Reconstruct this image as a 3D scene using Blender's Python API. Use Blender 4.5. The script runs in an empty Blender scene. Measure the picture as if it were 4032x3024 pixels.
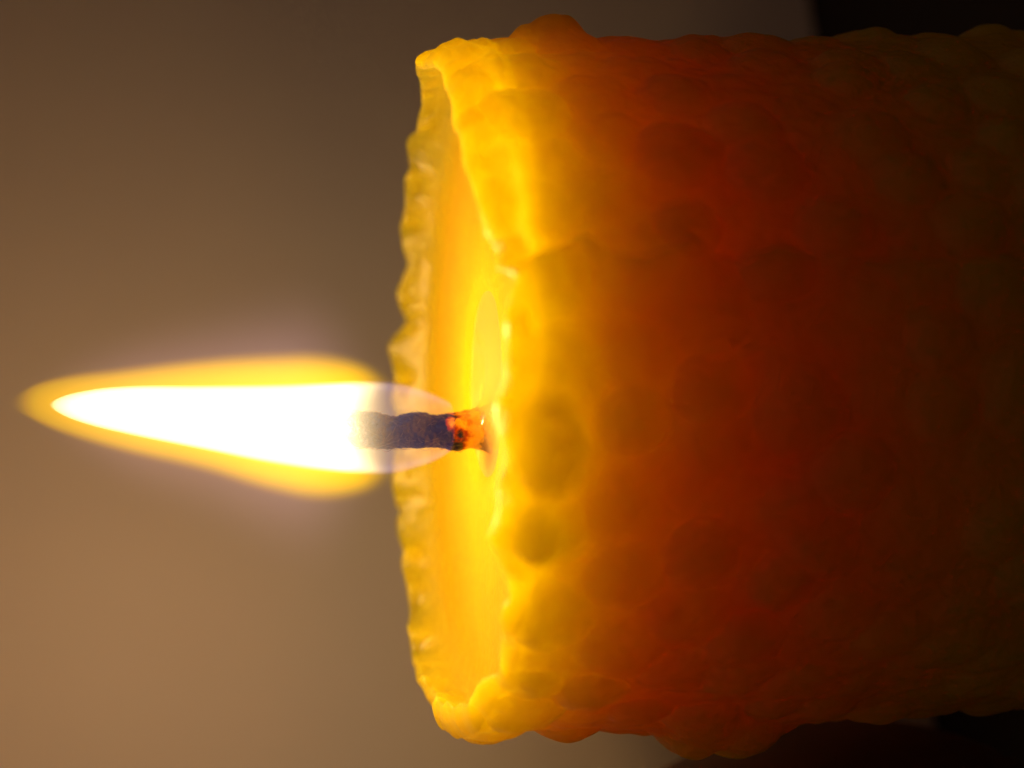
import bpy, bmesh, math, random
import numpy as np
from mathutils import Vector, Matrix, noise

random.seed(7)
rng = np.random.default_rng(11)
scene = bpy.context.scene
COL = scene.collection

# ------------------------------------------------------------------ camera
MM = 0.001
H = 60 * MM                       # height of the candle's rim above the table
PITCH = math.radians(11.5)
CAM = Vector((0.0, -0.0987, H + 0.016))
FOCAL = 53.7
cam_d = bpy.data.cameras.new('camera')
cam = bpy.data.objects.new('camera', cam_d)
COL.objects.link(cam)
FWD = Vector((0, math.cos(PITCH), -math.sin(PITCH)))
UPV = Vector((0, math.sin(PITCH), math.cos(PITCH)))
XV = Vector((1, 0, 0))
rot = Matrix((-UPV, XV, -FWD)).transposed()      # phone held on its side: world up is picture left
cam.matrix_world = Matrix.Translation(CAM) @ rot.to_4x4()
cam_d.sensor_width = 36
cam_d.lens = FOCAL
cam_d.clip_start = 0.002
cam_d.clip_end = 20
cam_d.dof.use_dof = True
cam_d.dof.focus_distance = (Vector((0, -0.003, H + 0.002)) - CAM).dot(FWD)
cam_d.dof.aperture_fstop = 19
cam_d.dof.aperture_blades = 0
scene.camera = cam

# ------------------------------------------------------------------ world, view
world = bpy.data.worlds.new('World')
scene.world = world
world.use_nodes = True
bg = world.node_tree.nodes['Background']
bg.inputs[0].default_value = (1.0, 0.50, 0.36, 1)
bg.inputs[1].default_value = 0.032
vs = scene.view_settings
vs.view_transform = 'Standard'
vs.look = 'None'
vs.exposure = 0.0
vs.gamma = 1.0
cy = scene.cycles
cy.max_bounces = 5
cy.use_adaptive_sampling = True
cy.adaptive_threshold = 0.015
cy.adaptive_min_samples = 20
cy.transparent_max_bounces = 24
cy.sample_clamp_indirect = 4.0
cy.use_denoising = True
cy.caustics_reflective = True
cy.volume_max_steps = 64

K = 36.0 / FOCAL / 4032.0


def ray(px, py):
    return FWD + UPV * ((2016 - px) * K) + XV * ((1512 - py) * K)


def on_y(px, py, Y=0.0):
    d = ray(px, py)
    return CAM + d * ((Y - CAM.y) / d.y)


def on_cyl(px, py, R, far=False):
    d = ray(px, py)
    a = d.x ** 2 + d.y ** 2
    b = 2 * (CAM.x * d.x + CAM.y * d.y)
    c = CAM.x ** 2 + CAM.y ** 2 - R * R
    disc = max(b * b - 4 * a * c, 0)
    t = (-b + (1 if far else -1) * math.sqrt(disc)) / (2 * a)
    p = CAM + d * t
    return math.atan2(p.y, p.x) % (2 * math.pi), p.z


# ------------------------------------------------------------------ helpers
def nodes_of(name):
    m = bpy.data.materials.new(name)
    m.use_nodes = True
    nt = m.node_tree
    nt.nodes.clear()
    out = nt.nodes.new('ShaderNodeOutputMaterial')
    return m, nt, out


def mesh_obj(name, verts, faces, mat=None, parent=None, smooth=True):
    me = bpy.data.meshes.new(name)
    me.from_pydata([tuple(v) for v in verts], [], faces)
    if smooth:
        me.polygons.foreach_set('use_smooth', [True] * len(me.polygons))
    me.update()
    o = bpy.data.objects.new(name, me)
    COL.objects.link(o)
    if mat:
        me.materials.append(mat)
    if parent:
        o.parent = parent
    return o


def tag(o, label=None, cat=None, group=None, kind=None):
    for k, v in (('label', label), ('category', cat), ('group', group), ('kind', kind)):
        if v:
            o[k] = v


def smoothstep(a, b, x):
    t = np.clip((x - a) / (b - a), 0, 1)
    return t * t * (3 - 2 * t)


# ------------------------------------------------------------------ materials
def mat_wall():
    m, nt, out = nodes_of('painted_wall')
    b = nt.nodes.new('ShaderNodeBsdfPrincipled')
    tc = nt.nodes.new('ShaderNodeTexCoord')
    n = nt.nodes.new('ShaderNodeTexNoise'); n.inputs['Scale'].default_value = 22; n.inputs['Detail'].default_value = 4
    r = nt.nodes.new('ShaderNodeValToRGB')
    r.color_ramp.elements[0].position = 0.3; r.color_ramp.elements[0].color = (0.72, 0.70, 0.74, 1)
    r.color_ramp.elements[1].position = 0.75; r.color_ramp.elements[1].color = (0.79, 0.77, 0.80, 1)
    n2 = nt.nodes.new('ShaderNodeTexNoise'); n2.inputs['Scale'].default_value = 220; n2.inputs['Detail'].default_value = 3
    bp = nt.nodes.new('ShaderNodeBump'); bp.inputs['Strength'].default_value = 0.08; bp.inputs['Distance'].default_value = 0.0003
    L = nt.links.new
    L(tc.outputs['Object'], n.inputs['Vector']); L(tc.outputs['Object'], n2.inputs['Vector'])
    L(n.outputs['Fac'], r.inputs[0]); L(r.outputs[0], b.inputs['Base Color'])
    L(n2.outputs['Fac'], bp.inputs['Height']); L(bp.outputs[0], b.inputs['Normal'])
    b.inputs['Roughness'].default_value = 0.85
    L(b.outputs[0], out.inputs[0])
    return m


def mat_simple(name, col, rough, bump=0.0, bscale=300, dist=0.0003, sheen=None):
    m, nt, out = nodes_of(name)
    b = nt.nodes.new('ShaderNodeBsdfPrincipled')
    b.inputs['Base Color'].default_value = (*col, 1)
    b.inputs['Roughness'].default_value = rough
    L = nt.links.new
    tc = nt.nodes.new('ShaderNodeTexCoord')
    n = nt.nodes.new('ShaderNodeTexNoise'); n.inputs['Scale'].default_value = bscale; n.inputs['Detail'].default_value = 4
    L(tc.outputs['Object'], n.inputs['Vector'])
    mx = nt.nodes.new('ShaderNodeMix'); mx.data_type = 'RGBA'
    mx.inputs[6].default_value = (*[c * 0.8 for c in col], 1); mx.inputs[7].default_value = (*[c * 1.2 for c in col], 1)
    L(n.outputs['Fac'], mx.inputs[0]); L(mx.outputs[2], b.inputs['Base Color'])
    if bump:
        bp = nt.nodes.new('ShaderNodeBump'); bp.inputs['Strength'].default_value = bump; bp.inputs['Distance'].default_value = dist
        L(n.outputs['Fac'], bp.inputs['Height']); L(bp.outputs[0], b.inputs['Normal'])
    L(b.outputs[0], out.inputs[0])
    return m


def mat_wax():
    m, nt, out = nodes_of('beeswax')
    b = nt.nodes.new('ShaderNodeBsdfPrincipled')
    L = nt.links.new
    tc = nt.nodes.new('ShaderNodeTexCoord')
    n = nt.nodes.new('ShaderNodeTexNoise'); n.inputs['Scale'].default_value = 170; n.inputs['Detail'].default_value = 5
    n.inputs['Roughness'].default_value = 0.6
    L(tc.outputs['Object'], n.inputs['Vector'])
    r = nt.nodes.new('ShaderNodeValToRGB')
    r.color_ramp.elements[0].position = 0.32; r.color_ramp.elements[0].color = (0.915, 0.57, 0.008, 1)
    r.color_ramp.elements[1].position = 0.7; r.color_ramp.elements[1].color = (0.955, 0.64, 0.012, 1)
    L(n.outputs['Fac'], r.inputs[0]); L(r.outputs[0], b.inputs['Base Color'])
    b.subsurface_method = 'RANDOM_WALK'
    b.inputs['Subsurface Weight'].default_value = 1.0
    b.inputs['Subsurface Radius'].default_value = (1.0, 0.92, 0.2)
    b.inputs['Subsurface Scale'].default_value = 0.0140
    b.inputs['Roughness'].default_value = 0.42
    b.inputs['IOR'].default_value = 1.44
    b.inputs['Specular IOR Level'].default_value = 0.7
    n2 = nt.nodes.new('ShaderNodeTexNoise'); n2.inputs['Scale'].default_value = 1300; n2.inputs['Detail'].default_value = 4
    L(tc.outputs['Object'], n2.inputs['Vector'])
    bp = nt.nodes.new('ShaderNodeBump'); bp.inputs['Strength'].default_value = 0.5; bp.inputs['Distance'].default_value = 0.0003
    L(n2.outputs['Fac'], bp.inputs['Height']); L(bp.outputs[0], b.inputs['Normal'])
    L(b.outputs[0], out.inputs[0])
    return m


def mat_pool():
    m, nt, out = nodes_of('melted_wax')
    L = nt.links.new
    tr = nt.nodes.new('ShaderNodeBsdfTransparent'); tr.inputs[0].default_value = (1.0, 0.98, 0.88, 1)
    gl = nt.nodes.new('ShaderNodeBsdfGlossy'); gl.inputs['Roughness'].default_value = 0.06
    gl.inputs[0].default_value = (1, 1, 1, 1)
    fr = nt.nodes.new('ShaderNodeFresnel'); fr.inputs[0].default_value = 1.44
    mx = nt.nodes.new('ShaderNodeMixShader')
    L(fr.outputs[0], mx.inputs[0]); L(tr.outputs[0], mx.inputs[1]); L(gl.outputs[0], mx.inputs[2])
    df = nt.nodes.new('ShaderNodeBsdfDiffuse'); df.inputs[0].default_value = (0.95, 0.80, 0.36, 1)
    m2 = nt.nodes.new('ShaderNodeMixShader'); m2.inputs[0].default_value = 0.26       # slightly cloudy
    L(mx.outputs[0], m2.inputs[1]); L(df.outputs[0], m2.inputs[2])
    L(m2.outputs[0], out.inputs[0])
    return m


# ------------------------------------------------------------------ the setting: table and wall
TABLE_T = 0.02
tab = bmesh.new()
bmesh.ops.create_cube(tab, size=1.0, matrix=Matrix.Translation((0, 0.0, -TABLE_T / 2)) @ Matrix.Diagonal((0.9, 0.7, TABLE_T, 1)))
bmesh.ops.bevel(tab, geom=tab.edges[:], offset=0.002, segments=2, affect='EDGES')
me = bpy.data.meshes.new('table_top'); tab.to_mesh(me); tab.free()
table = bpy.data.objects.new('table_top', me); COL.objects.link(table)
me.materials.append(mat_simple('black_table', (0.012, 0.008, 0.009), 0.6, 0.2, 400))
tag(table, 'black table top that the candle stands on', 'table', kind='structure')

WA = math.atan2(0.034, 0.084)            # the wall runs slightly towards the camera on one side
wall_dir = Vector((math.cos(WA), math.sin(WA), 0))
wall_nrm = Vector((-math.sin(WA), math.cos(WA), 0))
W0 = Vector((0, 0.064, 0))
wv = []
for t in (0.0, 0.012):
    for a, z in ((-0.13, 0.0006), (0.26, 0.0006), (0.26, 0.30), (-0.13, 0.30)):
        p = W0 + wall_dir * a + wall_nrm * t
        wv.append((p.x, p.y, z))
wall = mesh_obj('wall', wv, [(0, 1, 2, 3), (7, 6, 5, 4), (0, 4, 5, 1), (1, 5, 6, 2), (2, 6, 7, 3), (3, 7, 4, 0)], mat_wall(), smooth=False)
tag(wall, 'plain pale wall behind the candle', 'wall', kind='structure')

# ------------------------------------------------------------------ candle
candle = bpy.data.objects.new('candle', None)
COL.objects.link(candle)
tag(candle, 'lit yellow beeswax pillar candle with knobbly honeycomb sides on black table', 'candle')

R0 = 22.6 * MM
ysil = -R0 * R0 / 0.1
S2 = 4032 / 2212.0

# rim height around the candle, read from the crest line and put back on the cylinder
near_rim = [(1740, 200), (1775, 300), (1800, 400), (1812, 480), (1835, 560), (1850, 640), (1890, 740), (1905, 820), (1930, 900),
            (1962, 905), (1985, 960), (1975, 1000), (2005, 1060), (2040, 1095), (2005, 1150), (1992, 1250), (2000, 1330),
            (1985, 1420), (1990, 1500), (1968, 1600), (1965, 1700), (1978, 1800), (1972, 1900), (1962, 2010), (1945, 2060),
            (1920, 2130), (1970, 2240), (2002, 2300), (2010, 2360), (1975, 2420), (1968, 2500), (1990, 2560), (1975, 2600),
            (1960, 2690), (1890, 2750)]
far_rim2 = [(905, 130), (912, 200), (898, 240), (896, 270), (880, 296), (884, 345), (872, 360), (872, 420), (862, 480),
            (866, 520), (880, 560), (870, 580), (850, 625), (858, 660), (875, 690), (850, 725), (836, 750), (842, 780),
            (848, 820), (842, 860), (850, 900), (842, 940), (848, 980), (843, 1040), (850, 1098), (862, 1110), (852, 1125),
            (858, 1160), (868, 1210), (864, 1225), (870, 1250), (876, 1300), (885, 1340), (878, 1370), (884, 1410),
            (890, 1440), (900, 1490), (925, 1535), (938, 1552)]
tz = []
for x, y in near_rim:
    tz.append(on_cyl(x, y, R0 - 1.0 * MM))
for x, y in far_rim2:
    tz.append(on_cyl(x * S2, y * S2, R0 - 0.3 * MM, far=True))
tz.append((math.pi + 0.06, on_y(1735, 2890, ysil).z))
tz.append((2 * math.pi - 0.06, on_y(1668, 175, ysil).z))
tz.sort()
TH = np.array([t for t, z in tz]); ZZ = np.array([z for t, z in tz])
TH = np.concatenate([TH - 2 * math.pi, TH, TH + 2 * math.pi]); ZZ = np.concatenate([ZZ, ZZ, ZZ])


def rim_z(th):
    return np.interp(th % (2 * math.pi), TH, ZZ)


# outline on the two sides
sil_p = [(905, 100), (950, 80), (985, 68), (1040, 66), (1060, 80), (1115, 74), (1245, 72), (1290, 72), (1400, 76), (1750, 72), (2212, 72)]
sil_n = [(945, 1600), (985, 1610), (1060, 1602), (1150, 1598), (1250, 1591), (1380, 1586), (1500, 1583), (1700, 1570), (1800, 1560), (2030, 1552), (2212, 1542)]


def sil_table(lst):
    a = [on_y(x * S2, y * S2, ysil) for x, y in lst]
    a.sort(key=lambda p: p.z)
    return np.array([p.z for p in a]), np.array([math.hypot(p.x, ysil) for p in a])


SPz, SPr = sil_table(sil_p)
SNz, SNr = sil_table(sil_n)


def base_r(th, z):
    rp = np.interp(z, SPz, SPr)
    rn = np.interp(z, SNz, SNr)
    c = np.cos(th)
    mid = np.full_like(z, R0)
    w = np.abs(c) ** 2
    return np.where(c > 0, rp * w + mid * (1 - w), rn * w + mid * (1 - w))


# knobs pressed into the wax sheet: a jittered honeycomb lattice
NC = 30
PU = 2 * math.pi / NC
PZ = 4.15 * MM
cells = []
for row in range(-1, 17):
    for c in range(NC):
        th = (c + 0.5 * (row % 2) + rng.normal(0, 0.17)) * PU
        z = H + 2 * MM - row * PZ + rng.normal(0, 0.55) * MM
        amp = (0.46 + 0.2 * rng.normal()) * MM
        if rng.random() < 0.12:
            amp *= 0.3
        cells.append((th % (2 * math.pi), z, min(max(amp, 0.1 * MM), 0.62 * MM), (2.35 + 0.25 * rng.normal()) * MM))
cells = np.array(cells)


def knobs(th, z):
    """smooth maximum of low domes"""
    acc = np.zeros_like(th)
    k = 9.0 / MM
    for ct, cz, amp, s in cells:
        m = np.abs(z - cz) < 1.7 * s
        if not m.any():
            continue
        dth = (th[m] - ct + math.pi) % (2 * math.pi) - math.pi
        du = dth * R0
        dz = z[m] - cz
        d2 = (du * du + dz * dz) / (s * s)
        v = amp * np.clip(1 - d2, 0, None) ** 0.8
        acc[m] = np.maximum(acc[m], v)
    return acc


def gauss_bump(th, z, px, py, sx, sy, amp, side=None, power=2.0):
    """a lump seen at picture point px,py; sx along the candle, sy round it (mm)"""
    if side == '+':
        t0, z0 = -0.22, on_y(px, py, ysil).z
    elif side == '-':
        t0, z0 = math.pi + 0.22, on_y(px, py, ysil).z
    else:
        t0, z0 = on_cyl(px, py, R0)
    d = ((z - z0) / (sx * MM)) ** 2 + ((((th - t0 + math.pi) % (2 * math.pi)) - math.pi) * R0 / (sy * MM)) ** 2
    d = d ** (power / 2)
    return amp * MM * np.exp(-d)


lumps = [
    (2150, 85, 2.2, 2.2, 1.15, '+', 5.0),
    (2730, 130, 1.7, 2.0, 0.35, '+', 2.5),
    (2860, 130, 1.7, 2.0, 0.25, '+', 2.5),
    (3490, 130, 1.6, 2.5, 0.55, '+', 2.2),
    (3640, 130, 1.8, 2.5, 0.45, '+', 2.2),
    (3920, 130, 1.8, 2.5, 0.55, '+', 2.2),
    (2850, 2900, 4.6, 4.0, 1.75, '-', 3.5),
    (2165, 1760, 1.9, 2.7, 1.2, None, 5),
    (2095, 2110, 1.5, 1.7, 0.85, None, 5),
    (2590, 900, 2.0, 2.0, 0.55, None, 3.0),
    (2320, 780, 2.2, 2.2, 0.45, None, 3.0),
]
seam = [(1900, 880), (2050, 1010), (2200, 960), (2330, 900), (2420, 985), (2560, 1000), (2720, 930), (2900, 1000), (3100, 960), (3500, 1010), (4032, 1000)]
sm = sorted([on_cyl(x, y, R0)[::-1] for x, y in seam])
SMz = np.array([a for a, b in sm]); SMt = np.array([b for a, b in sm])


def outer_r(th, z):
    r = base_r(th, z)
    # bumps soften below
    r = r + knobs(th, z) * 1.3 - 0.55 * MM
    for l in lumps:
        r = r + gauss_bump(th, z, l[0], l[1], l[2], l[3], l[4], l[5], l[6])
    # overlapping edge of the rolled sheet
    st = np.interp(z, SMz, SMt)
    d = (((th - st + math.pi) % (2 * math.pi)) - math.pi) * R0
    step = smoothstep(-0.35 * MM, 0.35 * MM, d) * (1 - smoothstep(6 * MM, 26 * MM, d))
    r = r - 0.6 * MM * step
    return r


NT = 840
th = np.linspace(0, 2 * math.pi, NT, endpoint=False)
zr = rim_z(th)
# slight smoothing of the crest line so that it reads as melted wax
kern = np.array([1, 2, 3, 2, 1], float); kern /= kern.sum()
zr = sum(w * np.roll(zr, i - 2) for i, w in enumerate(kern))
rows = []       # list of (r array, z array)
# outer wall, bottom to top
NV = 250
front = 0.5 - 0.5 * np.sin(th)                 # 1 towards the camera side, 0 at the back
scal = np.array([noise.noise(Vector((math.cos(t) * 9, math.sin(t) * 9, 2.0))) for t in th])
drop = (0.40 + 0.50 * front + 0.28 * scal) * MM
face_w = (0.55 + 0.6 * front + 0.45 * np.roll(scal, 37)) * MM + 0.8 * MM * np.exp(-((th - math.pi - 0.15) / 0.45) ** 2)
for i in range(NV):
    v = i / (NV - 1)
    v = 1 - (1 - v) ** 1.35
    z = v * (zr - drop)
    r = outer_r(th, z)
    if i == 0:
        z = z * 0
    r = r - 0.25 * MM * smoothstep(1.3 * MM, 0, zr - drop - z)
    rows.append((r, z))
r_top, z_top = rows[-1]
for q in (0.06, 0.2, 0.4, 0.6, 0.8, 0.93, 1.0):
    lift = math.sin(q * math.pi / 2) ** 0.9
    rows.append((r_top - face_w * q, z_top + drop * lift))
NCR = 7
rows.append((r_top - face_w - 0.22 * MM, z_top + drop - 0.12 * MM))
NCR += 1
# inner wall
r_in0, z_cr = rows[-1]
ZP = H - 1.8 * MM
r_soft = R0 - 1.15 * MM
NI = 46
for i in range(1, NI + 1):
    s = i / NI
    zf = ZP - 0.35 * MM
    a = s * math.pi / 2
    zz = z_cr * (1 - math.sin(a)) + zf * math.sin(a)
    wdt = smoothstep(0, 0.5, s)
    rr = r_in0 * (1 - wdt) + (R0 - 1.5 * MM) * wdt
    rr = rr - 2.6 * MM * (1 - math.cos(a)) ** 1.5
    rows.append((rr, zz))
r_e = float(np.mean(rows[-1][0]))
NF = 60
POOL_R = 5.9 * MM
for i in range(1, NF + 1):
    s = i / NF
    rr = rows[NV + NCR + NI - 1][0] * (1 - s) + 0.3 * MM * s
    rim = smoothstep(POOL_R + 1.6 * MM, POOL_R - 0.6 * MM, rr)
    zz = rows[NV + NCR + NI - 1][1] + 0.15 * MM * np.clip((r_e - rr) / (r_e - POOL_R - 1.6 * MM), 0, 1) - 0.55 * MM * rim
    rows.append((rr, zz))

verts = np.zeros((len(rows) * NT + 2, 3))
for i, (r, z) in enumerate(rows):
    verts[i * NT:(i + 1) * NT, 0] = r * np.cos(th)
    verts[i * NT:(i + 1) * NT, 1] = r * np.sin(th)
    verts[i * NT:(i + 1) * NT, 2] = z
# fine unevenness
nv = len(rows) * NT
for i in range(NT, nv):
    row = i // NT
    x, y, z = verts[i]
    p = Vector((x, y, z))
    amp = 0.15 * MM
    if NV - 22 <= row < NV + 14:
        amp = 0.21 * MM
    elif row > NV + 16:
        amp = 0.02 * MM
    d = noise.noise(p * 900) * amp + noise.noise(p * 350) * amp * 1.3
    k = d / max(math.hypot(x, y), 1e-4)
    verts[i, 0] += x * k
    verts[i, 1] += y * k
    if NV - 6 <= row < NV + 10:
        verts[i, 2] += noise.noise(p * 420 + Vector((3, 9, 1))) * 0.16 * MM
verts[nv] = (0, 0, 0)
verts[nv + 1] = (0, 0, rows[-1][1].mean())
faces = []
for i in range(len(rows) - 1):
    for j in range(NT):
        k = (j + 1) % NT
        faces.append((i * NT + j, i * NT + k, (i + 1) * NT + k, (i + 1) * NT + j))
lr = (len(rows) - 1) * NT
for j in range(NT):
    k = (j + 1) % NT
    faces.append((nv, k, j))
    faces.append((nv + 1, lr + j, lr + k))
WAX = mat_wax()
body = mesh_obj('wax_body', verts, faces, WAX, candle)

# melted wax round the wick
wick_c = on_y(1930, 1690, 0.0)
WX = wick_c.x
z_pool = H - 2.38 * MM
pv, pf = [], []
NPR, NPT = 26, 96
WR = 1.45 * MM
for i in range(NPR + 1):
    s = i / NPR
    r = WR * 0.8 + (POOL_R + 1.1 * MM - WR * 0.8) * s
    men = 0.8 * MM * math.exp(-(r - WR * 0.8) / (0.6 * MM))
    for j in range(NPT):
        a = 2 * math.pi * j / NPT
        wob = 1 + 0.05 * math.sin(3 * a + 1) * s + 0.03 * math.sin(5 * a) * s
        pv.append((r * wob * math.cos(a) + WX * (1 - s), r * wob * math.sin(a), z_pool + men * (1 + 0.25 * math.sin(2 * a + 2))))
for i in range(NPR):
    for j in range(NPT):
        k = (j + 1) % NPT
        pf.append((i * NPT + j, (i + 1) * NPT + j, (i + 1) * NPT + k, i * NPT + k))
pool = mesh_obj('melted_wax', pv, pf, mat_pool(), candle)
tag(pool, 'glossy clear melted wax round the wick')

# ------------------------------------------------------------------ wick
wa = on_y(2000, 1690); wb = on_y(1385, 1700)
axis_pts = []
NW = 150
for i in range(NW):
    s = i / (NW - 1)
    px = 1990 + (1352 - 1990) * s
    py = 1682 + 14 * math.sin(s * 3.1) * (1 if s > .2 else s / .2) + 6 * s
    p = on_y(px, py)
    axis_pts.append(p)
NWA = 64
wv, wf = [], []
for i, p in enumerate(axis_pts):
    s = i / (NW - 1)
    r = 1.12 * MM
    r += 1.1 * MM * max(0, 1 - s / 0.27) ** 1.7                       # soaked foot
    r *= 1 + 0.05 * math.sin(s * 9.0) + 0.04 * math.sin(s * 23 + 1)
    tip = max(0, (s - 0.86) / 0.14)
    r *= math.sqrt(max(1 - tip ** 2.4, 0.001))
    for j in range(NWA):
        a = 2 * math.pi * j / NWA
        # plaited strands
        br = max(abs(math.sin(1.5 * a + s * 9 + 0.6)), abs(math.sin(1.5 * a - s * 9)))
        fib = math.sin(16 * a + s * 70 * (1 if math.sin(1.5 * a + s * 9 + 0.6) > 0 else -1))
        d = 0.2 * MM * (br - 0.75) + 0.03 * MM * fib
        q = Vector((math.cos(a), math.sin(a), s * 6))
        d += 0.2 * MM * noise.noise(q * 1.3) + 0.06 * MM * noise.noise(q * 7)
        if tip > 0:
            d *= 1 - 0.6 * tip
        rr = max(r + d, 0.02 * MM)
        wv.append((p.x + rr * math.cos(a), p.y + rr * math.sin(a), p.z))
for i in range(NW - 1):
    for j in range(NWA):
        k = (j + 1) % NWA
        wf.append((i * NWA + j, i * NWA + k, (i + 1) * NWA + k, (i + 1) * NWA + j))
wf.append(tuple(range(NWA))[::-1])
wf.append(tuple((NW - 1) * NWA + j for j in range(NWA)))


def mat_wick():
    m, nt, out = nodes_of('charred_wick')
    L = nt.links.new
    b = nt.nodes.new('ShaderNodeBsdfPrincipled')
    tc = nt.nodes.new('ShaderNodeTexCoord')
    sp = nt.nodes.new('ShaderNodeSeparateXYZ'); L(tc.outputs['Object'], sp.inputs[0])
    n = nt.nodes.new('ShaderNodeTexNoise'); n.inputs['Scale'].default_value = 650; n.inputs['Detail'].default_value = 4
    L(tc.outputs['Object'], n.inputs['Vector'])
    z0, z1 = axis_pts[0].z, axis_pts[-1].z
    mr = nt.nodes.new('ShaderNodeMapRange')
    mr.inputs[1].default_value = z0; mr.inputs[2].default_value = z1
    L(sp.outputs[2], mr.inputs[0])
    ma = nt.nodes.new('ShaderNodeMath'); ma.operation = 'MULTIPLY_ADD'; ma.inputs[1].default_value = 0.5; ma.inputs[2].default_value = -0.25
    L(n.outputs['Fac'], ma.inputs[0])
    ad = nt.nodes.new('ShaderNodeMath'); L(mr.outputs[0], ad.inputs[0]); L(ma.outputs[0], ad.inputs[1])
    r = nt.nodes.new('ShaderNodeValToRGB')
    e = r.color_ramp.elements
    e[0].position = 0.0; e[0].color = (1.0, 0.78, 0.16, 1)
    e[1].position = 1.0; e[1].color = (0.05, 0.04, 0.06, 1)
    for pos, col in ((0.235, (1.0, 0.66, 0.08, 1)), (0.29, (0.45, 0.06, 0.012, 1)), (0.325, (0.010, 0.014, 0.12, 1)), (0.7, (0.012, 0.016, 0.13, 1))):  # indigo stops: blue light of the flame put into the char colour
        q = e.new(pos); q.color = col
    L(ad.outputs[0], r.inputs[0]); L(r.outputs[0], b.inputs['Base Color'])
    b.inputs['Roughness'].default_value = 0.45
    b.inputs['Subsurface Weight'].default_value = 0.25
    b.inputs['Subsurface Radius'].default_value = (1.0, 0.7, 0.3)
    b.inputs['Subsurface Scale'].default_value = 0.0012
    n2 = nt.nodes.new('ShaderNodeTexNoise'); n2.inputs['Scale'].default_value = 4500; n2.inputs['Detail'].default_value = 3
    L(tc.outputs['Object'], n2.inputs['Vector'])
    bp = nt.nodes.new('ShaderNodeBump'); bp.inputs['Strength'].default_value = 0.6; bp.inputs['Distance'].default_value = 0.0002
    L(n2.outputs['Fac'], bp.inputs['Height']); L(bp.outputs[0], b.inputs['Normal'])
    L(b.outputs[0], out.inputs[0])
    return m


WICKM = mat_wick()
wick = mesh_obj('wick', wv, wf, WICKM, candle)
tag(wick, 'charred dark wick with orange wax-soaked foot')

# loose fibres of the wick
fv, ff = [], []


def add_fibre(pts, rad):
    base = len(fv)
    n = len(pts)
    for i, p in enumerate(pts):
        t = (pts[min(i + 1, n - 1)] - pts[max(i - 1, 0)]).normalized()
        u = t.orthogonal().normalized(); v = t.cross(u)
        rr = rad * (1 - 0.6 * i / (n - 1))
        for k in range(4):
            a = k * math.pi / 2
            fv.append(p + u * (rr * math.cos(a)) + v * (rr * math.sin(a)))
    for i in range(n - 1):
        for k in range(4):
            k2 = (k + 1) % 4
            ff.append((base + i * 4 + k, base + i * 4 + k2, base + (i + 1) * 4 + k2, base + (i + 1) * 4 + k))


for _ in range(420):
    s = random.uniform(0.3, 0.97) if random.random() < .55 else random.uniform(0.75, 0.99)
    i = int(s * (NW - 1))
    j = random.randrange(NWA)
    p = Vector(wv[i * NWA + j]); c = axis_pts[i]
    nrm = (p - c); nrm.z = 0; nrm.normalize()
    tang = Vector((-nrm.y, nrm.x, 0)) * random.uniform(-1, 1) + Vector((0, 0, random.uniform(-.6, 1)))
    tang.normalize()
    ln = random.uniform(0.3, 0.85) * MM
    lift = random.uniform(0.02, 0.22)
    pts = []
    for k in range(6):
        u = k / 5
        q = p + tang * (ln * u) - nrm * (0.03 * MM)
        # keep hugging the round wick
        d = Vector((q.x - c.x, q.y - c.y, 0)); rad0 = (Vector((p.x - c.x, p.y - c.y, 0))).length
        d = d.normalized() * (rad0 + ln * lift * math.sin(u * 2.6))
        pts.append(Vector((c.x + d.x, c.y + d.y, q.z)))
    add_fibre(pts, random.uniform(0.010, 0.022) * MM)
fib = mesh_obj('wick_fibres', fv, ff, mat_simple('fibre', (0.12, 0.10, 0.15), 0.45), wick)
tag(fib, kind='stuff')

# ------------------------------------------------------------------ flame
FZ0 = on_y(1800, 1690).z           # lowest point of the flame
FZ1 = on_y(20, 1590).z
FL = FZ1 - FZ0
core_up = [(195, 1590), (240, 1562), (330, 1538), (470, 1521), (800, 1516), (1100, 1511), (1300, 1503), (1420, 1500), (1540, 1508), (1640, 1530), (1720, 1560), (1790, 1600)]
core_dn = [(195, 1597), (240, 1632), (330, 1668), (470, 1704), (800, 1772), (1100, 1832), (1300, 1859), (1420, 1866), (1540, 1862), (1640, 1838), (1720, 1808), (1790, 1760)]
man_up = [(30, 1588), (100, 1530), (240, 1482), (470, 1452), (800, 1415), (1100, 1398), (1250, 1398), (1400, 1425), (1540, 1490), (1640, 1535), (1790, 1610)]
man_dn = [(30, 1592), (100, 1640), (240, 1705), (470, 1775), (800, 1850), (1100, 1935), (1250, 1960), (1400, 1945), (1540, 1890), (1640, 1835), (1790, 1750)]


def prof(up, dn):
    out_ = []
    for (x, y0), (_, y1) in zip(up, dn):
        a, b_ = on_y(x, y0), on_y(x, y1)
        out_.append(((a.z - FZ0) / FL, (a.x + b_.x) / 2, (a.x - b_.x) / 2))
    out_.sort()
    return out_


CP, MP = prof(core_up, core_dn), prof(man_up, man_dn)
RS = 6 * MM        # radius scale of the curves

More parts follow.
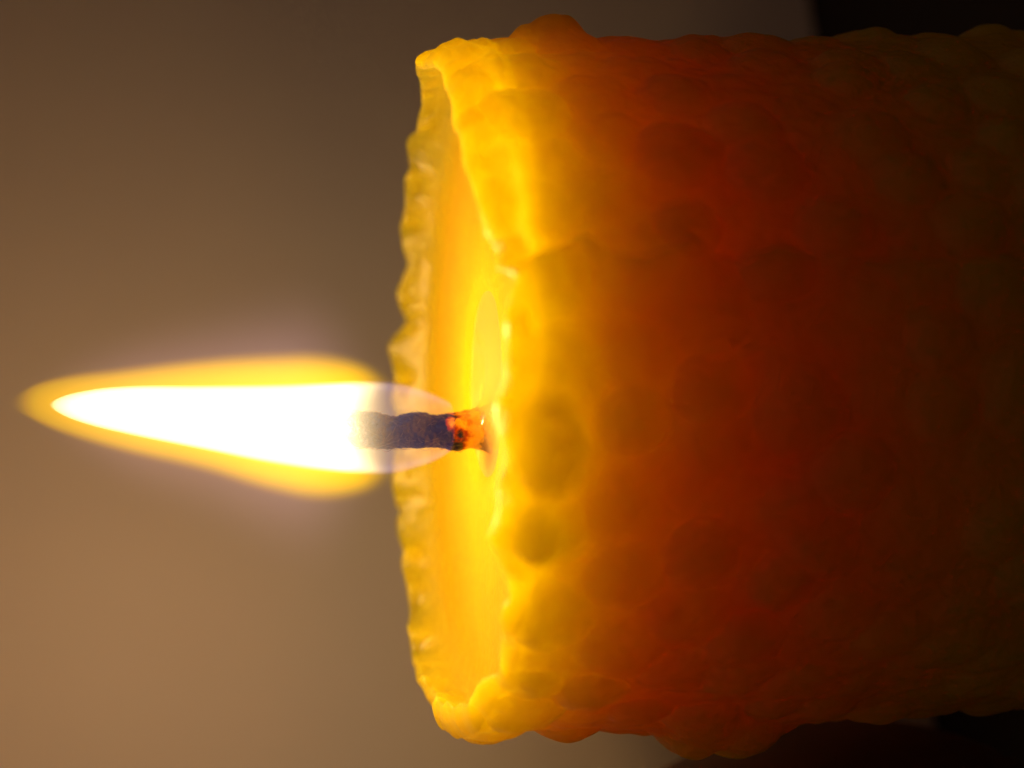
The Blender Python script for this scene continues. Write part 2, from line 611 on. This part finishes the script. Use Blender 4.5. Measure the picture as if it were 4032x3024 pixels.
hv, hf = [], []
NH, NHA = 48, 40
mz = np.array([p[0] for p in MP]); mx_ = np.array([p[1] for p in MP]); mr_ = np.array([p[2] for p in MP])
for i in range(NH + 1):
    s = i / NH
    cx = float(np.interp(s, mz, mx_)); r = float(np.interp(s, mz, mr_)) * (1.12 + 1.35 * float(smoothstep(0.1, 0.4, s))) + 0.5 * MM
    if i in (0, NH):
        r = 0.15 * MM
    for j in range(NHA):
        a = 2 * math.pi * j / NHA
        hv.append((cx + r * math.cos(a), r * math.sin(a), FZ0 + FL * s))
for i in range(NH):
    for j in range(NHA):
        k = (j + 1) % NHA
        hf.append((i * NHA + j, i * NHA + k, (i + 1) * NHA + k, (i + 1) * NHA + j))
hf.append(tuple(range(NHA))[::-1])
hf.append(tuple(NH * NHA + j for j in range(NHA)))


def mat_flame():
    m, nt, out = nodes_of('flame')
    L = nt.links.new

    def math_(op, a, b=None, c=None):
        n = nt.nodes.new('ShaderNodeMath'); n.operation = op
        for i, v in enumerate((a, b, c)):
            if v is None:
                continue
            if isinstance(v, (int, float)):
                n.inputs[i].default_value = v
            else:
                L(v, n.inputs[i])
        return n.outputs[0]

    def sstep(x, lo, hi, a=0.0, b=1.0):
        n = nt.nodes.new('ShaderNodeMapRange'); n.interpolation_type = 'SMOOTHSTEP'
        L(x, n.inputs[0])
        n.inputs[1].default_value = lo; n.inputs[2].default_value = hi
        n.inputs[3].default_value = a; n.inputs[4].default_value = b
        return n.outputs[0]

    def curve(x, pts):
        n = nt.nodes.new('ShaderNodeFloatCurve')
        c = n.mapping.curves[0]
        n.mapping.use_clip = False
        c.points[0].location = pts[0]; c.points[1].location = pts[-1]
        for p in pts[1:-1]:
            c.points.new(*p)
        n.mapping.update()
        L(x, n.inputs[1])
        return n.outputs[0]

    tc = nt.nodes.new('ShaderNodeTexCoord')
    sp = nt.nodes.new('ShaderNodeSeparateXYZ'); L(tc.outputs['Object'], sp.inputs[0])
    s = math_('DIVIDE', math_('SUBTRACT', sp.outputs[2], FZ0), FL)
    y = sp.outputs[1]

    def rho(P):
        pts = [(p[0], 0.5 + p[1] / (2 * RS)) for p in P]
        cx = math_('MULTIPLY', math_('SUBTRACT', curve(s, pts), 0.5), 2 * RS)
        rr = math_('MULTIPLY', curve(s, [(p[0], max(p[2], 0.02 * MM) / RS) for p in P]), RS)
        rr = math_('MAXIMUM', rr, 0.02 * MM)
        dx = math_('SUBTRACT', sp.outputs[0], cx)
        d = math_('SQRT', math_('ADD', math_('MULTIPLY', dx, dx), math_('MULTIPLY', y, y)))
        return math_('DIVIDE', d, rr)

    rc, rm = rho(CP), rho(MP)
    s_tip = (on_y(195, 1595).z - FZ0) / FL
    s_lo = (on_y(1412, 1690).z - FZ0) / FL
    s_hi = (on_y(1260, 1690).z - FZ0) / FL
    incore = sstep(rc, 1.03, 0.9)
    tipcut = sstep(s, s_tip + 0.01, s_tip - 0.015)
    # the luminous zone starts above the wick, and reaches lower along the edge
    sh = math_('ADD', s, math_('MULTIPLY', math_('MULTIPLY', rc, rc), 0.10))
    lum = sstep(sh, s_lo - 0.01, s_hi + 0.05)
    lum = math_('POWER', lum, 1.7)
    core = math_('MULTIPLY', math_('MULTIPLY', incore, tipcut), lum)
    dark = math_('MULTIPLY', math_('MULTIPLY', incore, tipcut), sstep(s, 0.02, 0.26))
    # mantle: thin glowing gas round the core
    man = sstep(rm, 1.13, 0.80)
    man = math_('MULTIPLY', man, sstep(s, 0.135, 0.25))
    man = math_('MULTIPLY', man, sstep(s, 1.0, 0.93))
    man = math_('MULTIPLY', man, math_('MAXIMUM', sstep(rc, 0.85, 1.02), sstep(s, 0.22, 0.38)))
    # bluish reaction shell low down
    shell = math_('MULTIPLY', sstep(rc, 0.78, 0.96), sstep(rc, 1.06, 0.98))
    shell = math_('MULTIPLY', shell, sstep(s, 0.34, 0.12))

    def emi(col, fac, strength):
        e = nt.nodes.new('ShaderNodeEmission')
        e.inputs[0].default_value = (*col, 1)
        L(math_('MULTIPLY', fac, strength), e.inputs[1])
        return e.outputs[0]

    def add(a, b):
        n = nt.nodes.new('ShaderNodeAddShader'); L(a, n.inputs[0]); L(b, n.inputs[1]); return n.outputs[0]

    sh_ = add(emi((1.0, 0.92, 0.76), core, 1300.0), emi((1.0, 0.54, 0.0), man, 235.0))
    sh_ = add(sh_, emi((0.40, 0.30, 0.75), shell, 110.0))
    # lens bloom round the mantle, put in as a faint pinkish emission
    bloom = math_('POWER', sstep(rm, 2.5, 0.3), 1.6)
    bloom = math_('MULTIPLY', math_('MULTIPLY', bloom, sstep(s, 0.17, 0.42)), sstep(s, 1.0, 0.7))
    sh_ = add(sh_, emi((1.0, 0.56, 0.62), bloom, 26.0))
    sh_ = add(sh_, emi((1.0, 0.70, 0.50), dark, 46.0))
    ab = nt.nodes.new('ShaderNodeVolumeAbsorption')
    ab.inputs[0].default_value = (1.0, 0.92, 0.3, 1)
    L(math_('MULTIPLY', man, 360.0), ab.inputs[1])
    sh_ = add(sh_, ab.outputs[0])
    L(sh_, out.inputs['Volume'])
    m.cycles.volume_step_rate = 0.4
    return m


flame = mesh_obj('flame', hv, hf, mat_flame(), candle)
tag(flame, 'white-hot flame with yellow mantle')

FLAME_W = 0.0385
for k, (px, py, w) in enumerate(((1180, 1680, 0.11), (850, 1645, 0.47), (520, 1612, 0.42))):
    ld = bpy.data.lights.new('flame_light', 'POINT')
    ld.energy = FLAME_W * w
    ld.color = (1.0, 0.61, 0.56)
    ld.shadow_soft_size = (2.1, 1.8, 1.0)[k] * MM
    lo = bpy.data.objects.new('flame_light', ld)
    COL.objects.link(lo)
    lo.location = on_y(px, py)
    lo.parent = candle

# ------------------------------------------------------------------ dark round thing beside the candle
pot_v, pot_f = [], []
PR = 28 * MM
profile = []
for i in range(40):
    a = -math.pi / 2 + math.pi * i / 39 * 0.90
    profile.append((PR * max(math.cos(a), 0.05), PR * math.sin(a) * 1.0 + PR))
profile[0] = (9 * MM, 0.0)
profile[1] = (10 * MM, 0.25 * MM)
NPt = 72
for r, z in profile:
    for j in range(NPt):
        a = 2 * math.pi * j / NPt
        pot_v.append((r * math.cos(a), r * math.sin(a) * 0.86, z))
n = len(profile)
rt, zt = profile[-1]
for r, z in ((rt + 0.6 * MM, zt + 1.6 * MM), (rt - 1.2 * MM, zt + 1.6 * MM), (rt - 1.6 * MM, zt - 1 * MM), (rt + 2 * MM, zt - 10 * MM), (1 * MM, zt - 30 * MM)):
    for j in range(NPt):
        a = 2 * math.pi * j / NPt
        pot_v.append((r * math.cos(a), r * math.sin(a) * 0.86, z))
nr = n + 5
for i in range(nr - 1):
    for j in range(NPt):
        k = (j + 1) % NPt
        pot_f.append((i * NPt + j, i * NPt + k, (i + 1) * NPt + k, (i + 1) * NPt + j))
pot_f.append(tuple(range(NPt))[::-1])
pot_f.append(tuple((nr - 1) * NPt + j for j in range(NPt)))
pot = mesh_obj('round_pot', pot_v, pot_f, mat_simple('dark_glaze', (0.16, 0.05, 0.02), 0.5, 0.2, 200))
pot.location = (-0.0535, 0.0085, 0.0)
tag(pot, 'blurred dark reddish brown rounded pot beside the candle', 'pot')
